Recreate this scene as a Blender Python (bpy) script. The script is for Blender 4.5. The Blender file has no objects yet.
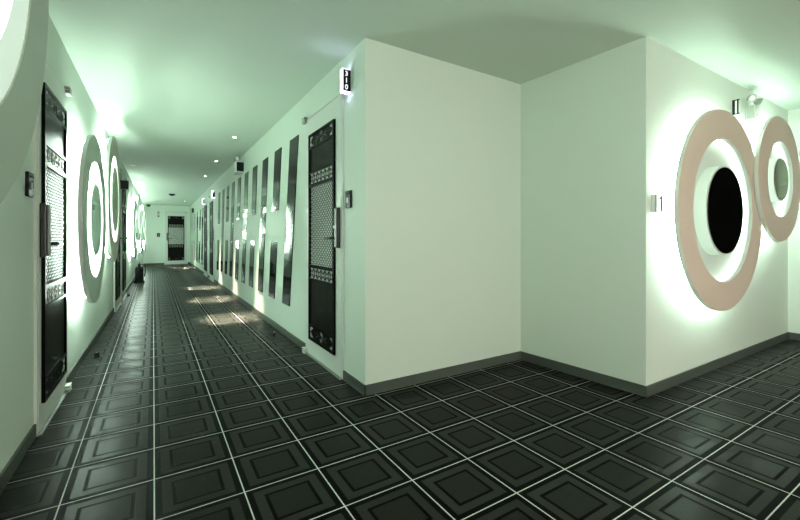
import bpy, bmesh, math, random
from mathutils import Vector, Matrix
random.seed(7)
PI = math.pi
SC = bpy.context.scene
COL = SC.collection
CEIL = 2.28

# ------------------------------------------------------------------ materials
def new_mat(name):
    m = bpy.data.materials.new(name); m.use_nodes = True
    nt = m.node_tree
    return m, nt, nt.nodes['Principled BSDF']

def mat(name, col, rough=.5, metal=0., emis=None, estr=0., spec=None, grain=0., gscale=200., bump=0., coat=0.):
    m, nt, b = new_mat(name)
    b.inputs['Base Color'].default_value = (*col, 1)
    b.inputs['Roughness'].default_value = rough
    b.inputs['Metallic'].default_value = metal
    if spec is not None: b.inputs['Specular IOR Level'].default_value = spec
    if coat: b.inputs['Coat Weight'].default_value = coat
    if emis:
        b.inputs['Emission Color'].default_value = (*emis, 1)
        b.inputs['Emission Strength'].default_value = estr
    if grain or bump:
        tc = nt.nodes.new('ShaderNodeTexCoord')
        nz = nt.nodes.new('ShaderNodeTexNoise'); nz.inputs['Scale'].default_value = gscale
        nz.inputs['Detail'].default_value = 3
        nt.links.new(tc.outputs['Object'], nz.inputs['Vector'])
        if grain:
            mx = nt.nodes.new('ShaderNodeMix'); mx.data_type = 'RGBA'
            mx.inputs['A'].default_value = (*[c*(1-grain) for c in col], 1)
            mx.inputs['B'].default_value = (*[min(1, c*(1+grain)) for c in col], 1)
            nt.links.new(nz.outputs['Fac'], mx.inputs['Factor'])
            nt.links.new(mx.outputs['Result'], b.inputs['Base Color'])
        if bump:
            bp = nt.nodes.new('ShaderNodeBump'); bp.inputs['Strength'].default_value = bump
            bp.inputs['Distance'].default_value = .002
            nt.links.new(nz.outputs['Fac'], bp.inputs['Height'])
            nt.links.new(bp.outputs['Normal'], b.inputs['Normal'])
    return m

def math_node(nt, op, a, b=None, c=None):
    n = nt.nodes.new('ShaderNodeMath'); n.operation = op
    for i, v in enumerate((a, b, c)):
        if v is None: continue
        if isinstance(v, (int, float)): n.inputs[i].default_value = v
        else: nt.links.new(v, n.inputs[i])
    return n.outputs[0]

def floor_mat():
    m, nt, b = new_mat('dark_relief_floor_tile')
    tc = nt.nodes.new('ShaderNodeTexCoord')
    sp = nt.nodes.new('ShaderNodeSeparateXYZ'); nt.links.new(tc.outputs['Object'], sp.inputs[0])
    def cell(o, off, pitch):
        t = math_node(nt, 'DIVIDE', math_node(nt, 'SUBTRACT', o, off), pitch)
        fl = math_node(nt, 'FLOOR', t)
        f = math_node(nt, 'SUBTRACT', t, fl)
        return math_node(nt, 'MINIMUM', f, math_node(nt, 'SUBTRACT', 1., f)), fl
    ex, ix = cell(sp.outputs[0], .0034, .3021)
    ey, iy = cell(sp.outputs[1], 1.0744, .2860)
    e = math_node(nt, 'MINIMUM', ex, ey)
    cr = nt.nodes.new('ShaderNodeValToRGB'); cr.color_ramp.interpolation = 'CONSTANT'
    nt.links.new(e, cr.inputs[0])
    els = cr.color_ramp.elements
    stops = [(0, (.52, .55, .51)), (.0056, (.0016, .0018, .0015)), (.085, (.0205, .0220, .0190)), (.20, (.0007, .0008, .0007)), (.245, (.0132, .0145, .0125))]
    els[0].position, els[0].color = 0, (*stops[0][1], 1)
    els[1].position, els[1].color = stops[1][0], (*stops[1][1], 1)
    for p, c in stops[2:]:
        el = els.new(p); el.color = (*c, 1)
    # mottled glaze, a little different from tile to tile
    nz = nt.nodes.new('ShaderNodeTexNoise'); nz.inputs['Scale'].default_value = 160; nz.inputs['Detail'].default_value = 4
    nt.links.new(tc.outputs['Object'], nz.inputs['Vector'])
    wn = nt.nodes.new('ShaderNodeTexWhiteNoise'); wn.noise_dimensions = '2D'
    cv = nt.nodes.new('ShaderNodeCombineXYZ'); nt.links.new(ix, cv.inputs[0]); nt.links.new(iy, cv.inputs[1])
    nt.links.new(cv.outputs[0], wn.inputs['Vector'])
    var = math_node(nt, 'ADD', math_node(nt, 'MULTIPLY', nz.outputs['Fac'], 1.1), math_node(nt, 'MULTIPLY', wn.outputs[0], .35))
    var = math_node(nt, 'ADD', var, .3)
    vm = nt.nodes.new('ShaderNodeVectorMath'); vm.operation = 'SCALE'
    nt.links.new(cr.outputs[0], vm.inputs[0]); nt.links.new(var, vm.inputs['Scale'])
    nt.links.new(vm.outputs[0], b.inputs['Base Color'])
    # roughness: relief band matter, rings smoother
    rr = nt.nodes.new('ShaderNodeValToRGB'); rr.color_ramp.interpolation = 'CONSTANT'
    nt.links.new(e, rr.inputs[0])
    els = rr.color_ramp.elements
    els[0].position, els[0].color = 0, (.8,)*3+(1,)
    els[1].position, els[1].color = .0056, (.5,)*3+(1,)
    for p, v in ((.085, .30), (.20, .5), (.245, .28)):
        el = els.new(p); el.color = (v, v, v, 1)
    nt.links.new(rr.outputs[0], b.inputs['Roughness'])
    b.inputs['Specular IOR Level'].default_value = .022
    # relief height
    hr = nt.nodes.new('ShaderNodeValToRGB'); nt.links.new(e, hr.inputs[0])
    els = hr.color_ramp.elements
    els[0].position, els[0].color = 0, (0, 0, 0, 1)
    els[1].position, els[1].color = .018, (.6, .6, .6, 1)
    for p, v in ((.083, .6), (.09, .8), (.198, .8), (.206, .35), (.24, .35), (.25, .8)):
        el = els.new(p); el.color = (v, v, v, 1)
    h = math_node(nt, 'ADD', hr.outputs[0], math_node(nt, 'MULTIPLY', nz.outputs['Fac'], .15))
    bp = nt.nodes.new('ShaderNodeBump'); bp.inputs['Strength'].default_value = .22; bp.inputs['Distance'].default_value = .003
    nt.links.new(h, bp.inputs['Height']); nt.links.new(bp.outputs[0], b.inputs['Normal'])
    return m

def wood_mat():
    m, nt, b = new_mat('ebony_wood_board')
    tc = nt.nodes.new('ShaderNodeTexCoord'); mp = nt.nodes.new('ShaderNodeMapping')
    mp.inputs['Scale'].default_value = (45, 45, 2.2)
    nt.links.new(tc.outputs['Object'], mp.inputs[0])
    nz = nt.nodes.new('ShaderNodeTexNoise'); nz.inputs['Scale'].default_value = 1.; nz.inputs['Detail'].default_value = 5
    nt.links.new(mp.outputs[0], nz.inputs['Vector'])
    cr = nt.nodes.new('ShaderNodeValToRGB'); nt.links.new(nz.outputs['Fac'], cr.inputs[0])
    cr.color_ramp.elements[0].position, cr.color_ramp.elements[0].color = .35, (.0018, .0019, .0015, 1)
    cr.color_ramp.elements[1].position, cr.color_ramp.elements[1].color = .75, (.012, .012, .009, 1)
    nt.links.new(cr.outputs[0], b.inputs['Base Color']); b.inputs['Roughness'].default_value = .38; b.inputs['Specular IOR Level'].default_value = .03
    return m

G = (.80, 1., .86)                                # cool greenish white of the led strips
M = dict(
    wall=mat('wall_paper_pale', (.66, .752, .67), .62, grain=.05, gscale=420, bump=.25),
    ceil=mat('ceiling_paint', (.555, .645, .56), .8, grain=.015, gscale=60),
    base=mat('baseboard_grey', (.062, .073, .063), .45, spec=.2),
    floor=floor_mat(),
    white=mat('white_paint', (.66, .71, .66), .4),
    dish=mat('disc_white_lacquer', (.70, .76, .71), .35),
    tan=mat('disc_beige_laminate', (.76, .64, .54), .45, grain=.03, gscale=500),
    sage=mat('disc_sage_laminate', (.52, .61, .53), .45, grain=.03, gscale=500),
    sage_shade=mat('disc_sage_shaded', (.36, .43, .365), .45, grain=.03, gscale=500),  # sage laminate darkened: the shade on the huge disc is in the colour
    meshpale=mat('pale_mesh_backing', (.68, .73, .68), .6, spec=.1),
    meshback=mat('fret_grey', (.40, .44, .40), .6, spec=.1),
    greige=mat('disc_greige_laminate', (.58, .58, .49), .45, grain=.03, gscale=500),
    led=mat('led_strip', (.8, .9, .82), .5, emis=G, estr=135.),
    led_right=mat('led_strip_lobby', (.8, .9, .82), .5, emis=G, estr=66.),
    led_right_soft=mat('led_strip_lobby_soft', (.8, .9, .82), .5, emis=G, estr=7.),
    led_bright=mat('led_strip_bright', (.8, .9, .82), .5, emis=G, estr=170.),
    led_soft=mat('led_strip_soft', (.8, .9, .82), .5, emis=G, estr=430.),
    mirror=mat('tinted_mirror', (.50, .58, .50), .04, metal=1.),
    dark_mirror=mat('mirror_dark_reflection', (.13, .15, .125), .05, metal=1.),  # the dark reflection is put into the mirror colour
    olive_mirror=mat('mirror_olive_reflection', (.17, .175, .11), .12, metal=1.),  # olive tone of the reflected wall put into the mirror colour
    glass=mat('black_glass', (.005, .006, .005), .05, spec=.17),
    black=mat('black_lacquer', (.0035, .004, .0035), .3, spec=.02),
    wood=wood_mat(),
    steel=mat('brushed_steel', (.42, .44, .42), .32, metal=1.),
    slide=mat('dull_steel', (.20, .215, .20), .45, metal=1.),
    darksteel=mat('dark_bronze_metal', (.05, .052, .048), .35, metal=1.),
    plastic=mat('black_plastic', (.008, .009, .009), .4, spec=.12),
    rubber=mat('black_rubber', (.009, .009, .009), .7, spec=.1),
    grey=mat('grey_plastic', (.34, .37, .33), .5),
    offwhite=mat('offwhite_plastic', (.60, .64, .58), .45),
    signwhite=mat('lit_sign_acrylic', (.8, .8, .85), .4, emis=(.64, .62, 1.), estr=11.),
    signdigit=mat('lit_sign_digits', (.9, .9, .9), .4, emis=(.95, .96, 1.), estr=1.0),
    signdim=mat('white_acrylic', (.75, .78, .75), .35),
    ring_glow=mat('white_ring_added_glow', (.72, .78, .73), .35, emis=G, estr=.42),  # glow added to brighten the huge disc's white inner ring
    bulb=mat('downlight_glow', (1, .95, .85), .5, emis=(1., .93, .78), estr=45.),
    redpaint=mat('red_lens', (.35, .03, .02), .3),
)

# ------------------------------------------------------------------ mesh tools
class MB:
    def __init__(self): self.v = []; self.f = []
    def add(self, vs, fs):
        k = len(self.v); self.v += [tuple(p) for p in vs]; self.f += [tuple(i+k for i in f) for f in fs]
    def box(self, x0, x1, y0, y1, z0, z1):
        self.add([(x0,y0,z0),(x1,y0,z0),(x1,y1,z0),(x0,y1,z0),(x0,y0,z1),(x1,y0,z1),(x1,y1,z1),(x0,y1,z1)],
                 [(0,3,2,1),(4,5,6,7),(0,1,5,4),(1,2,6,5),(2,3,7,6),(3,0,4,7)])
    def prism(self, pts, y0, y1):                  # outline in x,z pushed from y0 to y1
        n = len(pts)
        self.add([(x,y0,z) for x,z in pts]+[(x,y1,z) for x,z in pts],
                 [tuple(range(n)), tuple(range(2*n-1, n-1, -1))]+[(i, n+i, n+(i+1)%n, (i+1)%n) for i in range(n)])
    def bar(self, a, b, w, y0, y1):                # flat bar between two x,z points
        ax, az = a; bx, bz = b; L = math.hypot(bx-ax, bz-az) or 1
        nx, nz = -(bz-az)/L*w/2, (bx-ax)/L*w/2
        self.prism([(ax+nx,az+nz),(ax-nx,az-nz),(bx-nx,bz-nz),(bx+nx,bz+nz)], y0, y1)
    def lathe(self, prof, n=128, axis='y', closed=True, c=(0,0,0)):   # profile of (radius, height)
        m = len(prof); vs = []
        for i in range(n):
            a = 2*PI*i/n; ca, sa = math.cos(a), math.sin(a)
            for r, h in prof:
                if axis == 'y': vs.append((c[0]+r*ca, c[1]+h, c[2]+r*sa))
                elif axis == 'x': vs.append((c[0]+h, c[1]+r*ca, c[2]+r*sa))
                else: vs.append((c[0]+r*ca, c[1]+r*sa, c[2]+h))
        fs = []
        for i in range(n):
            j = (i+1) % n
            for k in range(m if closed else m-1):
                l = (k+1) % m
                if prof[k][0] < 1e-6 and prof[l][0] < 1e-6: continue
                fs.append((i*m+k, j*m+k, j*m+l, i*m+l))
        self.add(vs, fs)
    def disc(self, r, h0, h1, n=96, axis='y', c=(0,0,0), bev=0.):
        if bev: self.lathe([(0,h0),(r,h0),(r,h1-bev),(r-bev,h1),(0,h1)], n, axis, False, c)
        else: self.lathe([(0,h0),(r,h0),(r,h1),(0,h1)], n, axis, False, c)
    def torus(self, R, h, r, n=96, axis='y', k=8):
        self.lathe([(R+r*math.cos(2*PI*i/k), h+r*math.sin(2*PI*i/k)) for i in range(k)], n, axis)
    def tube(self, pts, r, k=10):
        pts = [Vector(p) for p in pts]; n = len(pts); vs = []
        for i, p in enumerate(pts):
            t = (pts[min(i+1,n-1)]-pts[max(i-1,0)]).normalized()
            u = t.cross(Vector((0,0,1)));
            if u.length < .05: u = t.cross(Vector((1,0,0)))
            u.normalize(); w = t.cross(u)
            rr = r[i] if isinstance(r, (list, tuple)) else r
            for j in range(k):
                a = 2*PI*j/k; vs.append(p+u*rr*math.cos(a)+w*rr*math.sin(a))
        fs = [(i*k+j, i*k+(j+1)%k, (i+1)*k+(j+1)%k, (i+1)*k+j) for i in range(n-1) for j in range(k)]
        fs += [tuple(range(k-1,-1,-1)), tuple(range((n-1)*k, n*k))]
        self.add(vs, fs)
    def build(self, name, m, parent=None, bevel=0., smooth=False):
        me = bpy.data.meshes.new(name); bm = bmesh.new()
        vs = [bm.verts.new(p) for p in self.v]
        for f in self.f:
            try: bm.faces.new([vs[i] for i in f])
            except ValueError: pass
        bmesh.ops.remove_doubles(bm, verts=bm.verts, dist=1e-6)
        bmesh.ops.recalc_face_normals(bm, faces=bm.faces)
        bm.to_mesh(me); bm.free()
        if smooth:
            for p in me.polygons: p.use_smooth = True
            me.set_sharp_from_angle(angle=math.radians(35))
        me.materials.append(m)
        o = bpy.data.objects.new(name, me); COL.objects.link(o)
        if parent: o.parent = parent
        if bevel:
            b = o.modifiers.new('bevel', 'BEVEL'); b.width = bevel; b.segments = 2; b.limit_method = 'ANGLE'
        return o

def tag(o, label, cat, group=None, kind=None):
    o['label'] = label; o['category'] = cat
    if group: o['group'] = group
    if kind: o['kind'] = kind
    return o
def thing(name, loc, rz, label, cat, group=None, kind=None):
    o = bpy.data.objects.new(name, None); COL.objects.link(o)
    o.location = loc; o.rotation_euler = (0, 0, rz); o.empty_display_size = .1
    return tag(o, label, cat, group, kind)
def copy_tree(o, parent=None):
    c = o.copy(); COL.objects.link(c)
    if parent: c.parent = parent
    for ch in [x for x in o.children]: copy_tree(ch, c)
    return c
def dup(o, loc, rz, label, group=None):
    c = copy_tree(o); c.location = loc; c.rotation_euler = (0, 0, rz); c.scale = (1, 1, 1); c['label'] = label
    if group: c['group'] = group
    return c

# ------------------------------------------------------------------ the setting
KL, KR = .013, .006                               # the corridor narrows a hair towards its end
def XL(y): return -.515 + KL*(y-2.2)
def XR(y): return 1.145 + KR*(y-2.25)
RL, RR = -PI/2 - math.atan(KL), PI/2 - math.atan(KR)
def onL(y, z=0): return (XL(y), y, z)             # a point on the left wall
def onR(y, z=0): return (XR(y), y, z)
XA, XB = 2.585, 2.643                             # the alcove side wall leans a little: far and near end
YS, YE, XE = -2.6, 17.7, 5.38                     # south wall, end wall, east wall
XI, YF, YD = 2.643, 2.25, 1.295                    # alcove side wall, alcove front wall, wall of the big discs
YO = .90                                          # the east wall stops here; an added dark door follows

def slab(name, pts, z0, z1, m, label, cat):
    mb = MB(); n = len(pts)
    mb.add([(x,y,z0) for x,y in pts]+[(x,y,z1) for x,y in pts],
           [tuple(range(n)), tuple(range(2*n-1,n-1,-1))]+[(i,n+i,n+(i+1)%n,(i+1)%n) for i in range(n)])
    o = mb.build(name, m); tag(o, label, cat, kind='structure'); return o
T = .12
plan = [(XL(YS)-T, YS-T), (6.1, YS-T), (6.1, YD+T), (XI+T, YD+T), (XI+T, YF+T), (XR(YF)+T, YF+T), (XR(YE)+T, YE+T), (XL(YE)-T, YE+T)]
slab('floor', plan, -.08, 0, M['floor'], 'dark glossy floor of square relief tiles with pale grout lines', 'floor')
slab('ceiling', plan, CEIL, CEIL+.08, M['ceil'], 'plain pale green ceiling over corridor and alcove', 'ceiling')
slab('wall_left', [(XL(YS), YS), (XL(YE), YE), (XL(YE)-T, YE), (XL(YS)-T, YS)], 0, CEIL, M['wall'], 'long pale left wall of the corridor with glowing discs', 'wall')
slab('wall_right', [(XR(YF), YF+.001), (XR(YF)+T, YF+T), (XR(YE)+T, YE), (XR(YE), YE)], 0, CEIL, M['wall'], 'long pale right wall of the corridor with black slanted strips', 'wall')
slab('wall_front', [(XR(YF), YF), (XA, YF), (XA, YF+T), (XR(YF)+T*.9, YF+T)], 0, CEIL, M['wall'], 'bare pale wall facing the camera in the middle', 'wall')
slab('wall_alcove', [(XB, YD+.0005), (XA, YF), (XA+T, YF), (XB+T, YD+T)], 0, CEIL, M['wall'], 'bare pale green side wall of the alcove, facing left', 'wall')
slab('wall_disc', [(XI, YD), (XE, YD), (XE, YD+T), (XI+T*.9, YD+T)], 0, CEIL, M['wall'], 'pale wall at right carrying two large glowing discs', 'wall')
slab('wall_end', [(XL(YE), YE), (XR(YE), YE), (XR(YE), YE+T), (XL(YE), YE+T)], 0, CEIL, M['wall'], 'pale wall closing the far end of the corridor', 'wall')
slab('wall_east', [(XE, YO), (XE, YD), (XE+T, YD), (XE+T, YO)], 0, CEIL, M['wall'], 'narrow lit strip of wall at the right picture edge', 'wall')
slab('wall_south', [(XL(YS), YS), (XL(YS), YS-T), (XE, YS-T), (XE, YS)], 0, CEIL, M['wall'], 'pale wall behind the camera', 'wall')
slab('wall_back', [(XE, YS), (XE, -1.0), (XE+T, -1.0), (XE+T, YS)], 0, CEIL, M['wall'], 'pale wall right of the dark east doorway', 'wall')
slab('wall_recess', [(XE+.55, -1.12), (XE+.55, YO+T), (XE+.67, YO+T), (XE+.67, -1.12)], 0, CEIL, M['black'], 'added black wall inside the east doorway, keeping the round mirror dark', 'wall')  # unseen black backing added behind the dark door for the mirror

BH, BT = .068, .010
def board(name, a, b, side, label):               # baseboard from a to b; side = unit vector into the room
    (ax, ay), (bx, by) = a, b; sx, sy = side[0]*BT, side[1]*BT
    return slab(name, [(ax,ay), (bx,by), (bx+sx,by+sy), (ax+sx,ay+sy)], .0005, BH, M['base'], label, 'baseboard')
def boardL(y0, y1, label): return board('baseboard_left', (XL(y0), y0), (XL(y1), y1), (1, 0), label)
def boardR(y0, y1, label): return board('baseboard_right', (XR(y0), y0), (XR(y1), y1), (-1, 0), label)
boardL(YS, 2.655, 'grey baseboard along the left wall in front of the first left door')
boardL(3.375, 6.60, 'grey baseboard under the near pair of glowing discs at left')
boardL(8.54, YE, 'grey baseboard of the left wall behind the black extinguisher')
boardR(YF-BT, 2.58, 'short grey baseboard between door 310 and the alcove corner')
boardR(3.40, 9.95, 'grey baseboard under the row of slanted black strips')
boardR(10.77, 11.27, 'short grey baseboard between the two far right doors')
boardR(12.09, YE, 'grey baseboard of the right wall beyond the far doors')
board('baseboard_front', (XR(YF)-BT, YF), (XA-BT, YF), (0, -1), 'grey baseboard along the bare wall facing the camera')
board('baseboard_alcove', (XB, YD-BT), (XA, YF), (-1, 0), 'grey baseboard along the alcove side wall')
board('baseboard_disc', (XI, YD), (XE-BT, YD), (0, -1), 'grey baseboard under the two big discs at right')
board('baseboard_east', (XE, YO), (XE, YD), (-1, 0), 'grey baseboard at the right picture edge')
board('baseboard_end', (XL(YE)+BT, YE), (.365, YE), (0, -1), 'grey baseboard left of the corridor end door')
board('baseboard_end', (1.155, YE), (XR(YE)-BT, YE), (0, -1), 'short grey baseboard right of the corridor end door')

# ------------------------------------------------------------------ doors
def clip_line(cx, s, x0, x1, z0, z1):             # the line z = s*(x-cx) clipped to a rectangle
    pts = []
    for x in (x0, x1):
        z = s*(x-cx)
        if z0-1e-9 <= z <= z1+1e-9: pts.append((x, z))
    for z in (z0, z1):
        x = cx+z/s
        if x0 < x < x1: pts.append((x, z))
    if len(pts) < 2: return None
    pts.sort(); return pts[0], pts[-1]

def make_door(hs, W=.385):                                # hs = +1: handle on local +x; front looks along local +y
    r = thing('door_1', (0,0,0), 0, '', 'door', 'white doors with black fretwork panels', 'structure')
    H = 2.03
    f = MB()                                      # door frame: two jambs and a head, a narrow dark gap inside
    f.box(-W-.022, -W-.004, -.002, .012, .002, H+.022); f.box(W+.004, W+.022, -.002, .012, .002, H+.022)
    f.box(-W-.004, W+.004, -.002, .012, H+.005, H+.022)
    f.build('frame', M['white'], r)
    g = MB(); g.box(-W-.004, W+.004, .0, .003, .004, H+.005); g.build('gap_shade', M['rubber'], r)  # dark sheet stands in for the shade in the door gap
    l = MB(); l.box(-W, W, .003, .014, .012, H); l.build('leaf', M['white'], r, bevel=.0015)
    t = MB(); t.box(-W-.02, W+.02, .0, .03, .0005, .009); t.build('threshold', M['steel'], r)
    # black fretwork panel
    PW, z0, z1 = .283, .147, 1.877
    y0, y1 = .014, .030
    p = MB()
    s = .026
    p.box(-PW, -PW+s, y0, y1, z0, z1); p.box(PW-s, PW, y0, y1, z0, z1)
    rails = [(.147,.165), (.262,.280), (.655,.668), (.757,.782), (1.432,1.457), (1.545,1.560), (1.752,1.770), (1.860,1.877)]
    for a, b in rails: p.box(-PW+s, PW-s, y0, y1, a, b)
    panel = p.build('panel_frame', M['black'], r)
    w = MB()
    for a, b in ((.280,.655), (1.560,1.752)): w.box(-PW+s, PW-s, y0, y0+.006, a, b)
    w.build('wood_panel', M['wood'], r)
    k = MB()
    for a, b in ((.165,.262), (.668,.757), (1.457,1.545), (1.770,1.860)): k.box(-PW+s, PW-s, y0, y0+.005, a, b)
    k.build('fret_backing', M['black'], r)
    q = MB(); q.box(-PW+s, PW-s, .0135, y0+.0005, .782, 1.432); q.build('mesh_backing', M['meshpale'], r)
    # diagonal lattice over the pale backing
    m = MB(); a, b = .782, 1.432; x0, x1 = -PW+s, PW-s; hh = b-a; pitch = .036
    n = int((x1-x0+hh)/pitch)+2
    for i in range(n):
        c = x0-hh+i*pitch
        q = clip_line(c, 1., x0, x1, 0, hh)
        if q: m.bar((q[0][0], q[0][1]+a), (q[1][0], q[1][1]+a), .0056, y0+.0005, y0+.002)
        c = x0+i*pitch
        q = clip_line(c, -1., x0, x1, 0, hh)
        if q: m.bar((q[0][0], q[0][1]+a), (q[1][0], q[1][1]+a), .0056, y0+.002, y0+.0035)
    m.build('lattice_mesh', M['black'], r)
    # pale openings of the fret bands: tulip shapes between triangles
    def band(a, b, n):
        q = MB(); w = (x1-x0)/n; h = b-a
        for i in range(n):
            cx = x0+(i+.5)*w
            q.prism([(cx-w*.40, a+h*.03), (cx+w*.40, a+h*.03), (cx, a+h*.30)], y0+.005, y0+.0075)
            q.prism([(cx-w*.40, b-h*.03), (cx, b-h*.30), (cx+w*.40, b-h*.03)], y0+.005, y0+.0075)
            pts = [(cx+w*.16*math.sin(t*PI/6)*(1.0), a+h*.5+h*.15*math.cos(t*PI/6)) for t in range(12)]
            q.prism(pts, y0+.005, y0+.0075)
        for i in range(n+1):
            cx = x0+i*w
            if 0 < i < n:
                q.prism([(cx-w*.10, a+h*.5), (cx, a+h*.22), (cx+w*.10, a+h*.5), (cx, a+h*.78)], y0+.005, y0+.0075)
        return q
    for a, b in ((.668,.757), (1.457,1.545)): band(a, b, 6).build('fret_band', M['meshback'], r)
    def corner_panel(a, b):
        q = MB(); h = b-a; cz = (a+b)/2
        for sx in (-1, 1):
            for sz in (-1, 1):
                X = sx*(x1-.012); Z = cz+sz*(h/2-.010)
                q.bar((X, Z), (X, Z-sz*h*.30), .014, y0+.005, y0+.0085)
                q.bar((X, Z), (X-sx*.05, Z), .010, y0+.005, y0+.0085)
                for t in range(5):
                    a0, a1 = t*PI/8, (t+1)*PI/8
                    R = .024
                    q.bar((X-sx*(.03-R*math.cos(a0)), Z-sz*(.03-R*math.sin(a0))), (X-sx*(.03-R*math.cos(a1)), Z-sz*(.03-R*math.sin(a1))), .006, y0+.005, y0+.0085)
        return q
    corner_panel(1.772, 1.858).build('corner_ornament', M['meshback'], r)
    corner_panel(.167, .260).build('corner_ornament', M['grey'], r)
    d = MB()
    for cz in (1.815, .213):
        for R in (.036, .020):
            d.lathe([(R-.005, y0+.005), (R, y0+.008), (R+.005, y0+.005)], 32, 'y', True, (0, 0, cz))
        for sx in (-1, 1):
            d.bar((sx*.05, cz), (sx*.12, cz+.02), .006, y0+.005, y0+.0075); d.bar((sx*.05, cz), (sx*.12, cz-.02), .006, y0+.005, y0+.0075)
    d.build('medallion', M['darksteel'], r, smooth=True)
    # lock: long back plate, square grip, lever
    hx = hs*(W-.048)
    YB = .034 if W > .36 else .041; YD_ = YB-.034
    h = MB(); h.box(hx-.034, hx+.034, .014, YB, .932, 1.224)
    lk = h.build('handle_plate', M['darksteel'], r, bevel=.006); lk['label'] = 'dark metal lock plate with lever'
    e = MB(); a_, b_ = sorted((hx+hs*.004, hx+hs*.030)); e.box(a_, b_, YB, YB+.014, .940, 1.216); e.build('cover_slide', M['slide'], lk, bevel=.005)
    v = MB(); v.tube([(hx-hs*.01, YB, 1.005), (hx-hs*.01, .072+YD_, 1.005)], .011, 14)
    v.tube([(hx-hs*.006, .068+YD_, 1.005), (hx-hs*.05, .07+YD_, 1.005), (hx-hs*.13, .068+YD_, 1.003), (hx-hs*.15, .066+YD_, 1.001)], [.011, .010, .009, .007], 12)
    v.build('lever', M['darksteel'], lk, smooth=True)
    c = MB(); c.disc(.012, YB, YB+.008, 24, 'y', (hx-hs*.02, 0, 1.085), .002); c.build('key_cylinder', M['steel'], lk, smooth=True)
    # pivot hinges at the top and bottom of the other edge
    for zc in (2.032, .020):
        q = MB(); X = -hs*(W+.004)
        for dz in (-.019, 0, .019):
            q.box(X-.036, X+.036, .012, .040, zc+dz-.0045, zc+dz+.0045)
        q.disc(.008, zc-.024, zc+.024, 16, 'z', (X, .024, 0))
        q.build('pivot_hinge', M['offwhite'] if zc < 1 else M['grey'], r)
    return r

dr = make_door(-1)
dl = make_door(1, .335)
dr.location = onR(2.99); dr.rotation_euler = (0, 0, RR)
dr['label'] = 'near right door with black fretwork panel, under the lit 310 sign'
dl.location = onL(3.015); dl.scale = (1, 1, .968); dl.rotation_euler = (0, 0, RL); dl.name = 'door_2'
dl['label'] = 'nearest left door, dark fretwork panel beside the cropped huge disc'
c = dup(dr, onR(10.36), RR, 'first of the two far right doors, just past the slanted strips'); c.name = 'door_3'
c = dup(dr, onR(11.68), RR, 'second far right door, deeper in the corridor than its twin'); c.name = 'door_4'
c = dup(dl, onL(6.97), RL, 'left door half hidden behind the second glowing corridor disc'); c.name = 'door_5'
c = dup(dl, onL(8.14), RL, 'left door under the unlit black box sign'); c.name = 'door_6'
c = dup(dl, (.757, YE, 0), PI, 'white door with black fretwork facing us at the corridor end'); c.name = 'door_7'
# unseen dark door added so the large round mirror reflects dark
o = thing('door_8', (XE+.40, -.05, 0), PI/2, 'plain dark door added out of frame in the east doorway to darken the round mirror', 'door', None, 'structure')
b = MB(); b.box(-.90, .90, 0, .05, .005, 2.2); b.build('leaf', M['wood'], o)
b = MB(); b.tube([(-.8, .05, 1.0), (-.8, .10, 1.0), (-.68, .10, 1.0)], .011); b.build('lever', M['darksteel'], o)

# ------------------------------------------------------------------ back-lit wall discs
def make_disc(loc, rz, R, d, face, glass, label, group, ri=.71, rm=.43, outer=True, inner=True, zs=1., led='led', iled='led_soft', lip=None):
    r = thing('wall_disc_lamp', loc, rz, label, 'wall decoration', group)
    th = .026
    q = MB(); q.lathe([(ri*R, d-th), (R, d-th), (R, d-.002), (ri*R, d-.002)], 160)
    o = q.build('outer_ring', M['dish'], r, smooth=True); o['label'] = 'white edged ring board'
    q = MB(); q.lathe([(ri*R+.001, d-.002), (R-.001, d-.002), (R-.0025, d), (ri*R+.0025, d)], 160)
    q.build('ring_face', M[face], o, smooth=True)
    hub = ri+.065
    bp = max(.045, d-(.075 if not lip else .24))
    q = MB(); q.lathe([(0, bp), ((hub-.02)*R, bp), ((hub-.02)*R, d-th), (hub*R, d-th), (hub*R, .0005), (0, .0005)], 128, 'y', False)
    q.build('recessed_dish', M['dish'], r, smooth=True)
    q = MB(); q.disc((rm+.02)*R, bp, d-.001, 128, 'y', (0,0,0), .003); q.build('mirror_drum', M['dish'], r, smooth=True)
    q = MB(); q.disc(rm*R, d-.001, d+.004, 128, 'y', (0,0,0), .001); q.build('round_mirror', M[glass], r, smooth=True)
    if outer:
        q = MB(); q.torus(.925*R, d-.055, .007, 128); s = q.build('light_strip', M[led], r, smooth=True); s['label'] = 'glowing led ring behind the disc'
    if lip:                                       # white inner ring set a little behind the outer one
        q = MB(); q.lathe([(lip*R, d-.012), ((hub-.02)*R, d-.012), ((hub-.02)*R, d-.027), (ri*R-.0005, d-.027), (ri*R-.0005, d-.003), (lip*R, d-.003)], 160); q.build('inner_ring', M['ring_glow'], r, smooth=True)
    if inner:
        q = MB(); q.torus(*(((hub-.035)*R, bp+.014, .007) if not lip else (lip*R-.004, d-.026, .007)), 128); s = q.build('inner_light_strip', M[iled], r, smooth=True); s['label'] = 'glowing led ring in the recess'
    return r

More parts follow.
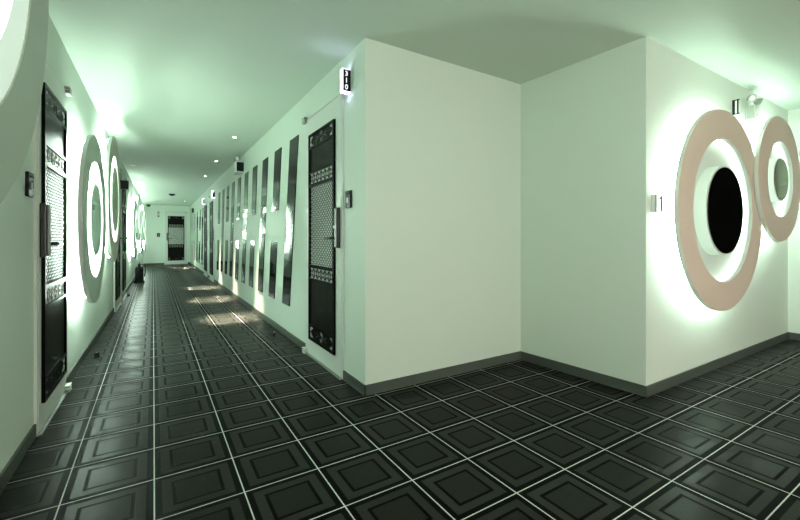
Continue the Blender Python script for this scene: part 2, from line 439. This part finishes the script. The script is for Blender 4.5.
gl, gr = 'glowing discs along the left wall', 'two big discs on the right wall'
make_disc((3.515, YD, 1.203), PI, .725, .12, 'tan', 'dark_mirror', 'larger beige disc with dark round mirror on the right wall', gr, .71, .43, led='led_right', iled='led_right_soft')
make_disc((4.585, YD, 1.51), PI, .538, .15, 'tan', 'olive_mirror', 'smaller beige disc with olive centre at the right picture edge', gr, .60, .33, led='led_right', iled='led_right_soft')
make_disc(onL(3.845, 1.148), RL, .640, .12, 'sage', 'mirror', 'grey green corridor disc with striped reflection, past the nearest left door', gl, .69, .42)
make_disc(onL(5.34, 1.43), RL, .68, .12, 'greige', 'greige', 'taller narrow looking disc second along the corridor, pale centre', gl, .69, .50, iled='led')
make_disc(onL(.645, 1.625), RL, .640, .31, 'sage_shade', 'mirror', 'huge cropped grey green disc at the top left corner', gl, .77, .34, outer=False, iled='led_bright', lip=.645)
for y, z, R, lb in ((9.9, 1.20, .60, 'first far disc glowing beyond the black box sign'),
                    (11.35, 1.50, .56, 'second far disc, above the black extinguisher'),
                    (13.0, 1.20, .60, 'third far disc, beyond the black extinguisher'),
                    (14.5, 1.50, .56, 'fourth far disc, last but one before the end wall'),
                    (16.1, 1.20, .60, 'furthest disc, next to the end wall')):
    make_disc(onL(y, z), RL, R, .12, 'sage', 'mirror', lb, gl, .69, .42, iled='led')

# ------------------------------------------------------------------ slanted black glass strips on the right wall
def strip(yc, z0, z1, label, group, w=.275, slant=.29):
    # local x = along the wall, top leans towards the camera
    def off(z): return (1.97-z)/(1.97-.325)*slant
    r = thing('glass_strip', onR(yc, (z0+z1)/2), RR, label, 'wall strip', group)
    zc = (z0+z1)/2
    a, b = off(z0), off(z1)
    q = MB(); q.prism([(a-w/2, z0-zc), (a+w/2, z0-zc), (b+w/2, z1-zc), (b-w/2, z1-zc)], .0005, .007)
    r2 = q.build('glass_strip', M['glass'], None)
    r2.location = r.location; r2.rotation_euler = r.rotation_euler
    tag(r2, label, 'wall strip', group)
    bpy.data.objects.remove(r)
    return r2
ordn = ['nearest', 'second', 'third', 'fourth', 'fifth', 'sixth', 'seventh', 'eighth', 'ninth', 'tenth']
sg = 'slanted black glass strips on the right wall'
for k in range(10):
    y = 3.76+.59*k
    w = 'nearest' if k == 0 else ordn[k]
    if k % 2 == 0:
        strip(y, .325, 1.97, 'full length slanted black strip ' + ('nearest the 310 door' if k == 0 else f'standing {w} in the row from the 310 door'), sg)
    else:
        strip(y, 1.31, 1.97, f'upper piece of the {w} slanted strip from the 310 door', sg)
        strip(y, .325, .97, f'lower piece of the {w} slanted strip from the 310 door', sg)
sg2 = 'far black strips beyond the doors'
for k, y in enumerate((12.55, 13.35, 14.25, 15.35)):
    if k % 2 == 0: strip(y, .25, 1.87, 'full length black strip standing ' + ('first' if k == 0 else ordn[k]) + ' in the row beyond the far right doors', sg2, .33)
    else:
        strip(y, 1.25, 1.87, f'upper piece of the {ordn[k]} far strip beyond the far right doors', sg2, .33)
        strip(y, .25, .92, f'lower piece of the {ordn[k]} far strip beyond the far right doors', sg2, .33)

# ------------------------------------------------------------------ room number signs: box standing out from the wall, face looking along the corridor
def text_mesh(s, size, m, name, parent, loc, rot):
    cu = bpy.data.curves.new(name, 'FONT'); cu.body = s; cu.size = size; cu.align_x = 'CENTER'; cu.align_y = 'CENTER'
    cu.extrude = .0006; cu.offset = .0006
    tmp = bpy.data.objects.new(name+'_tmp', cu); COL.objects.link(tmp)
    dg = bpy.context.evaluated_depsgraph_get(); me = bpy.data.meshes.new_from_object(tmp.evaluated_get(dg))
    bpy.data.objects.remove(tmp); bpy.data.curves.remove(cu)
    me.materials.clear(); me.materials.append(m)
    o = bpy.data.objects.new(name, me); COL.objects.link(o); o.parent = parent; o.location = loc; o.rotation_euler = rot
    return o
def make_sign(loc, rz, label, digits, lit=True, fs=-1, group='room number signs', h=.16, p=.062, t=.036):
    # local y = out of the wall, local x = along it; the black face looks along local x * fs
    r = thing('room_sign', loc, rz, label, 'sign', group)
    q = MB(); q.box(-t/2, t/2, .0005, p, -h/2, h/2); q.build('sign_box', M['signwhite' if lit else 'plastic'], r, bevel=.004)
    for s in (-1, 1):
        q = MB(); x = s*t/2
        q.box(min(x, x+s*.003), max(x, x+s*.003), .002, p-.004, -h/2+.008, h/2-.004); q.build('sign_face', M['plastic'], r)
    q = MB(); q.box(-t/2, t/2, -.001, .004, -h/2-.008, h/2+.008); q.build('wall_plate', M['offwhite' if lit else 'plastic'], r)
    x = fs*(t/2+.0035)
    for i, ch in enumerate(digits):
        text_mesh(ch, .046, M['signdigit'], 'sign_digit', r, (x, p/2+.002, h*.285-i*h*.285), (PI/2, 0, fs*PI/2))
    return r
make_sign(onR(2.49, 2.075), RR, 'lit white box sign reading 310 beside the near right door', '310')
make_sign(onR(9.87, 2.005), RR, 'small lit blue white sign above the first far right door', '0')
make_sign(onR(12.06, 2.02), RR, 'small lit blue white sign past the second far right door', '0')
make_sign(onR(15.8, 2.0), RR, 'unlit black box sign on the right wall near the end', '', False)
make_sign(onL(7.70, 1.86), RL, 'unlit black box sign on the left wall beside the far left door', '', False, 1, h=.14, p=.11)
# sign by the big discs: white box whose black face is built as if washed out by glare
r = thing('room_sign', (4.02, YD, 2.065), PI, 'white sign box with glare-washed black face above the larger right disc', 'sign', 'room number signs')
q = MB(); q.box(-.022, .018, .0005, .046, -.058, .058); q.build('sign_box', M['signdim'], r, bevel=.003)
q = MB(); q.box(.018, .022, .0, .017, -.06, .06); q.box(.018, .022, .017, .048, -.06, -.052); q.box(.018, .022, .017, .048, .052, .06); q.box(.018, .022, .031, .040, -.052, .052); q.build('washed_face', M['plastic'], r)

# ------------------------------------------------------------------ card readers and switches
def reader(loc, rz, label, w=.085, h=.118, d=.016, body='plastic', plate='grey'):
    r = thing('card_reader', loc, rz, label, 'card reader', 'wall card readers')
    q = MB(); q.box(-w/2, w/2, .0005, d, -h/2, h/2); q.build('housing', M[body], r, bevel=.004)
    q = MB(); q.box(-w*.14, w*.18, d, d+.002, -h*.22, h*.10); q.build('key_window', M[plate], r)
    q = MB(); q.box(-w*.36, w*.36, d, d+.003, h*.28, h*.36); q.build('card_slot', M['rubber'], r)
    return r
reader(onR(2.49, 1.270), RR, 'small black card reader right of door 310')
reader(onL(2.545, 1.258), RL, 'small black card reader beside the nearest left door')
r = reader((2.757, YD, 1.225), PI, 'pale card reader on the disc wall near the alcove corner', .104, .112, .022, 'signdim', 'grey')  # pale housing colour stands in for glare washing the reader out
q = MB(); q.box(.020, .050, .022, .032, -.056, .056); q.build('card_holder', M['grey'], r)
q = MB(); q.box(-.036, -.028, .022, .030, -.05, .05); q.box(-.046, .02, .022, .028, -.056, -.050); q.box(-.046, .02, .022, .028, .050, .056); q.build('bracket', M['darksteel'], r)
reader((.17, YE, 1.14), PI, 'tiny dark card reader left of the corridor end door', .10, .14)
r = thing('room_sign', (.17, YE, 1.93), PI, 'tiny dark room sign above left of the end door', 'sign', 'room number signs')
q = MB(); q.box(-.025, .025, 0, .06, -.10, .10); q.build('sign_box', M['plastic'], r, bevel=.004)
q = MB(); q.box(-.012, .012, .06, .063, -.06, .06); q.build('sign_face', M['signdim'], r)

# ------------------------------------------------------------------ emergency lights: box with two lamp heads on top
def make_emergency(loc, rz, label, w=.25, h=.13, d=.085, hx=None, hs=1.):
    hx = hx or w*.26
    r = thing('emergency_light', loc, rz, label, 'emergency light', 'twin head emergency lights')
    q = MB(); q.box(-w/2, w/2, .0005, d, -h/2, h/2); q.build('battery_box', M['offwhite'], r, bevel=.008)
    for s in (-1, 1):
        q = MB(); q.box(min(s*w/2, s*(w/2+.003)), max(s*w/2, s*(w/2+.003)), .012, d-.008, -h*.4, h*.4); q.build('side_panel', M['plastic' if rz != PI else 'grey'], r)
    q = MB(); q.disc(.006, d, d+.004, 12, 'y', (w*.28, 0, -h*.2)); q.build('indicator', M['redpaint'], r)
    for s in (-1, 1):
        st = MB(); st.tube([(s*hx*.8, d*.5, h/2), (s*hx, d*.55, h/2+.028)], .009); ar = st.build('lamp_arm', M['grey'], r, smooth=True)
        hd = MB(); n = 28
        prof = [(0, -.034), (.018, -.032), (.030, -.018), (.038, .010), (.042, .020), (.042, .027), (.034, .027), (.026, .020), (0, .020)]
        hd.lathe(prof, n, 'y', False)
        o = hd.build('lamp_head', M['grey'], r, smooth=True); o.location = (s*hx, d*.62, h/2+.052)
        o.rotation_euler = (math.radians(-20), 0, math.radians(-s*32)); o.scale = (hs, hs, hs)
        ln = MB(); ln.disc(.033, .0205, .0225, n, 'y'); l = ln.build('lens', M['signdim'], o, smooth=True)
    return r
make_emergency((4.325, YD, 2.062), PI, 'white twin head emergency light above the two right discs', .105, .125, .07, .082, .8)
make_emergency(onR(6.45, 2.08), RR, 'twin head emergency light high above the slanted strips', .30, .17, .12)

# ------------------------------------------------------------------ black extinguisher standing by the left wall
EXS = .9
ex = thing('fire_extinguisher', (-.268, 10.75, 0), 0, 'black fire extinguisher standing on the floor by the left wall', 'fire extinguisher')
q = MB(); q.lathe([(0, .03), (.085, .03), (.092, .045), (.092, .34), (.082, .375), (.055, .40), (.026, .412), (.026, .43), (0, .43)], 36, 'z', False); q.build('cylinder', M['rubber'], ex, smooth=True)
q = MB(); q.lathe([(0, .001), (.122, .001), (.126, .03), (.115, .045), (.105, .03), (0, .03)], 36, 'z', False); q.build('stand', M['plastic'], ex, smooth=True)
q = MB(); q.disc(.03, .43, .47, 20, 'z'); q.build('valve', M['darksteel'], ex, smooth=True)
q = MB(); q.tube([(0, 0, .465), (0, -.06, .495), (.02, -.13, .50)], .010); q.tube([(0, 0, .455), (0, -.06, .46), (.02, -.12, .455)], .008); q.build('squeeze_handle', M['plastic'], ex, smooth=True)
q = MB(); q.tube([(.02, 0, .45), (.09, -.02, .47), (.125, -.03, .40), (.125, -.04, .25), (.112, -.05, .15)], [.010, .010, .010, .011, .014]); q.build('hose', M['rubber'], ex, smooth=True)
ex.scale = (EXS, EXS, EXS)

# ------------------------------------------------------------------ floor door stops
def stopper(x, y, label, m1='rubber', m2='steel', r0=.018):
    r = thing('door_stop', (x, y, 0), 0, label, 'door stop', 'floor door stops')
    q = MB(); q.lathe([(0, .0005), (r0*1.25, .0005), (r0*1.25, .006), (r0, .009), (r0, .032), (r0*.8, .037), (0, .037)], 24, 'z', False); q.build('rubber_post', M[m1], r, smooth=True)
    q = MB(); q.disc(r0*.45, .037, .041, 16, 'z'); q.build('screw_cap', M[m2], r, smooth=True)
stopper(-.405, 4.187, 'small black door stop on the floor past the nearest left door')
stopper(1.052, 4.127, 'small metal door stop on the floor under the slanted strips', 'darksteel', 'signdim', .015)
stopper(-.365, 8.30, 'tiny dark door stop on the floor before the far left door')

# ------------------------------------------------------------------ ceiling fixtures
def downlight(x, y, label, power, warm=(1., .87, .66), lit=True, spread=25, group='recessed ceiling downlights', blend=1.):
    r = thing('downlight', (x, y, CEIL), 0, label, 'ceiling light', group)
    q = MB(); q.lathe([(.018, -.003), (.040, -.005), (.046, -.0005), (.018, -.0005)], 32, 'z'); q.build('trim_ring', M['offwhite'], r, smooth=True)
    q = MB(); q.disc(.018, -.003, -.001, 24, 'z'); q.build('lamp', M['bulb' if lit else 'offwhite'], r)
    if lit and power:
        li = bpy.data.lights.new('downlight_beam', 'SPOT'); li.energy = power; li.color = warm; li.spot_size = math.radians(spread); li.spot_blend = blend; li.shadow_soft_size = .03
        o = bpy.data.objects.new('downlight_beam', li); COL.objects.link(o); o.location = (x, y, CEIL-.012)
    return r
PD = 3600
downlight(.87, 5.33, 'nearest lit downlight over the slanted strips', PD)
downlight(.88, 7.13, 'second lit downlight down the corridor ceiling', PD)
downlight(.90, 8.95, 'third lit downlight down the corridor ceiling', PD)
downlight(-.30, 8.3, 'unlit pale downlight near the left wall', 0, lit=False)
downlight(.88, 13.8, 'unlit pale downlight far down the corridor', 0, lit=False)
downlight(.92, 15.4, 'lit downlight near the corridor end, above the far strips', PD)
for k, (x, y) in enumerate(((1.0, -1.2), (2.4, -1.2), (3.8, -1.2))):  # unseen downlights added behind the camera for extra light
    downlight(x, y, ['added fill downlight behind the camera, left', 'added fill downlight behind the camera, middle', 'added fill downlight behind the camera, right'][k], 20, (1., .86, .74), True, 150, 'added fill downlights', 1.)

def fill_sconce(x, label, e):  # unseen globe lamps added behind the camera to brighten the facing walls
    r = thing('added_wall_lamp', (x, YS, 1.05), 0, label, 'wall lamp', 'added fill lamps')
    q = MB(); q.disc(.07, .0005, .02, 32, 'y', (0, 0, 0), .004); q.build('wall_plate', M['steel'], r, smooth=True)
    q = MB(); q.tube([(0, .02, 0), (0, .10, 0)], .014); q.build('arm', M['steel'], r, smooth=True)
    q = MB(); q.lathe([(.11*math.sin(i*PI/14), -.11*math.cos(i*PI/14)) for i in range(15)], 28, 'y', False, (0, .20, 0)); q.build('glass_globe', mat('fill_globe', (.9, .9, .9), .4, emis=(1., .84, .79), estr=e), r, smooth=True)
for x, lb, e in ((.7, 'left', 240.), (2.5, 'middle', 160.), (4.3, 'right', 40.)):
    fill_sconce(x, f'{lb} of the three added fill globes behind the camera', e)

o = thing('smoke_detector', (.456, 13.07, CEIL), 0, 'small dark smoke detector on the far corridor ceiling', 'smoke detector')
q = MB(); q.lathe([(0, -.05), (.05, -.048), (.075, -.03), (.08, -.0005), (0, -.0005)], 28, 'z', False); q.build('body', M['plastic'], o, smooth=True)
q = MB(); q.disc(.02, -.056, -.05, 16, 'z'); q.build('sensor', M['darksteel'], o)
o = thing('security_camera', (-.15, YE-.13, CEIL), 0, 'small dark dome camera on the ceiling at the end wall', 'security camera')
q = MB(); q.disc(.075, -.025, -.0005, 24, 'z'); q.build('mount', M['plastic'], o, smooth=True)
q = MB(); q.lathe([(0, -.09), (.03, -.085), (.055, -.06), (.062, -.025), (0, -.025)], 24, 'z', False); q.build('dome', M['glass'], o, smooth=True)

# ------------------------------------------------------------------ world, camera, view
w = bpy.data.worlds.new('World'); SC.world = w; w.use_nodes = True
w.node_tree.nodes['Background'].inputs[0].default_value = (.01, .012, .01, 1); w.node_tree.nodes['Background'].inputs[1].default_value = .2

cam = bpy.data.cameras.new('Camera'); co = bpy.data.objects.new('Camera', cam); COL.objects.link(co)
co.location = (0, 0, 1.0); co.rotation_euler = (PI/2, 0, -math.radians(31.99))
cam.sensor_width = 36; cam.lens = 36*395.04/800; cam.shift_y = -(260-238.63)/800; cam.clip_start = .01
SC.camera = co
SC.view_settings.view_transform = 'Standard'; SC.view_settings.look = 'None'
SC.view_settings.exposure = 0.; SC.view_settings.gamma = 1.
SC.cycles.use_denoising = True
SC.cycles.max_bounces = 10; SC.cycles.diffuse_bounces = 6; SC.cycles.glossy_bounces = 5
SC.cycles.sample_clamp_indirect = 6.
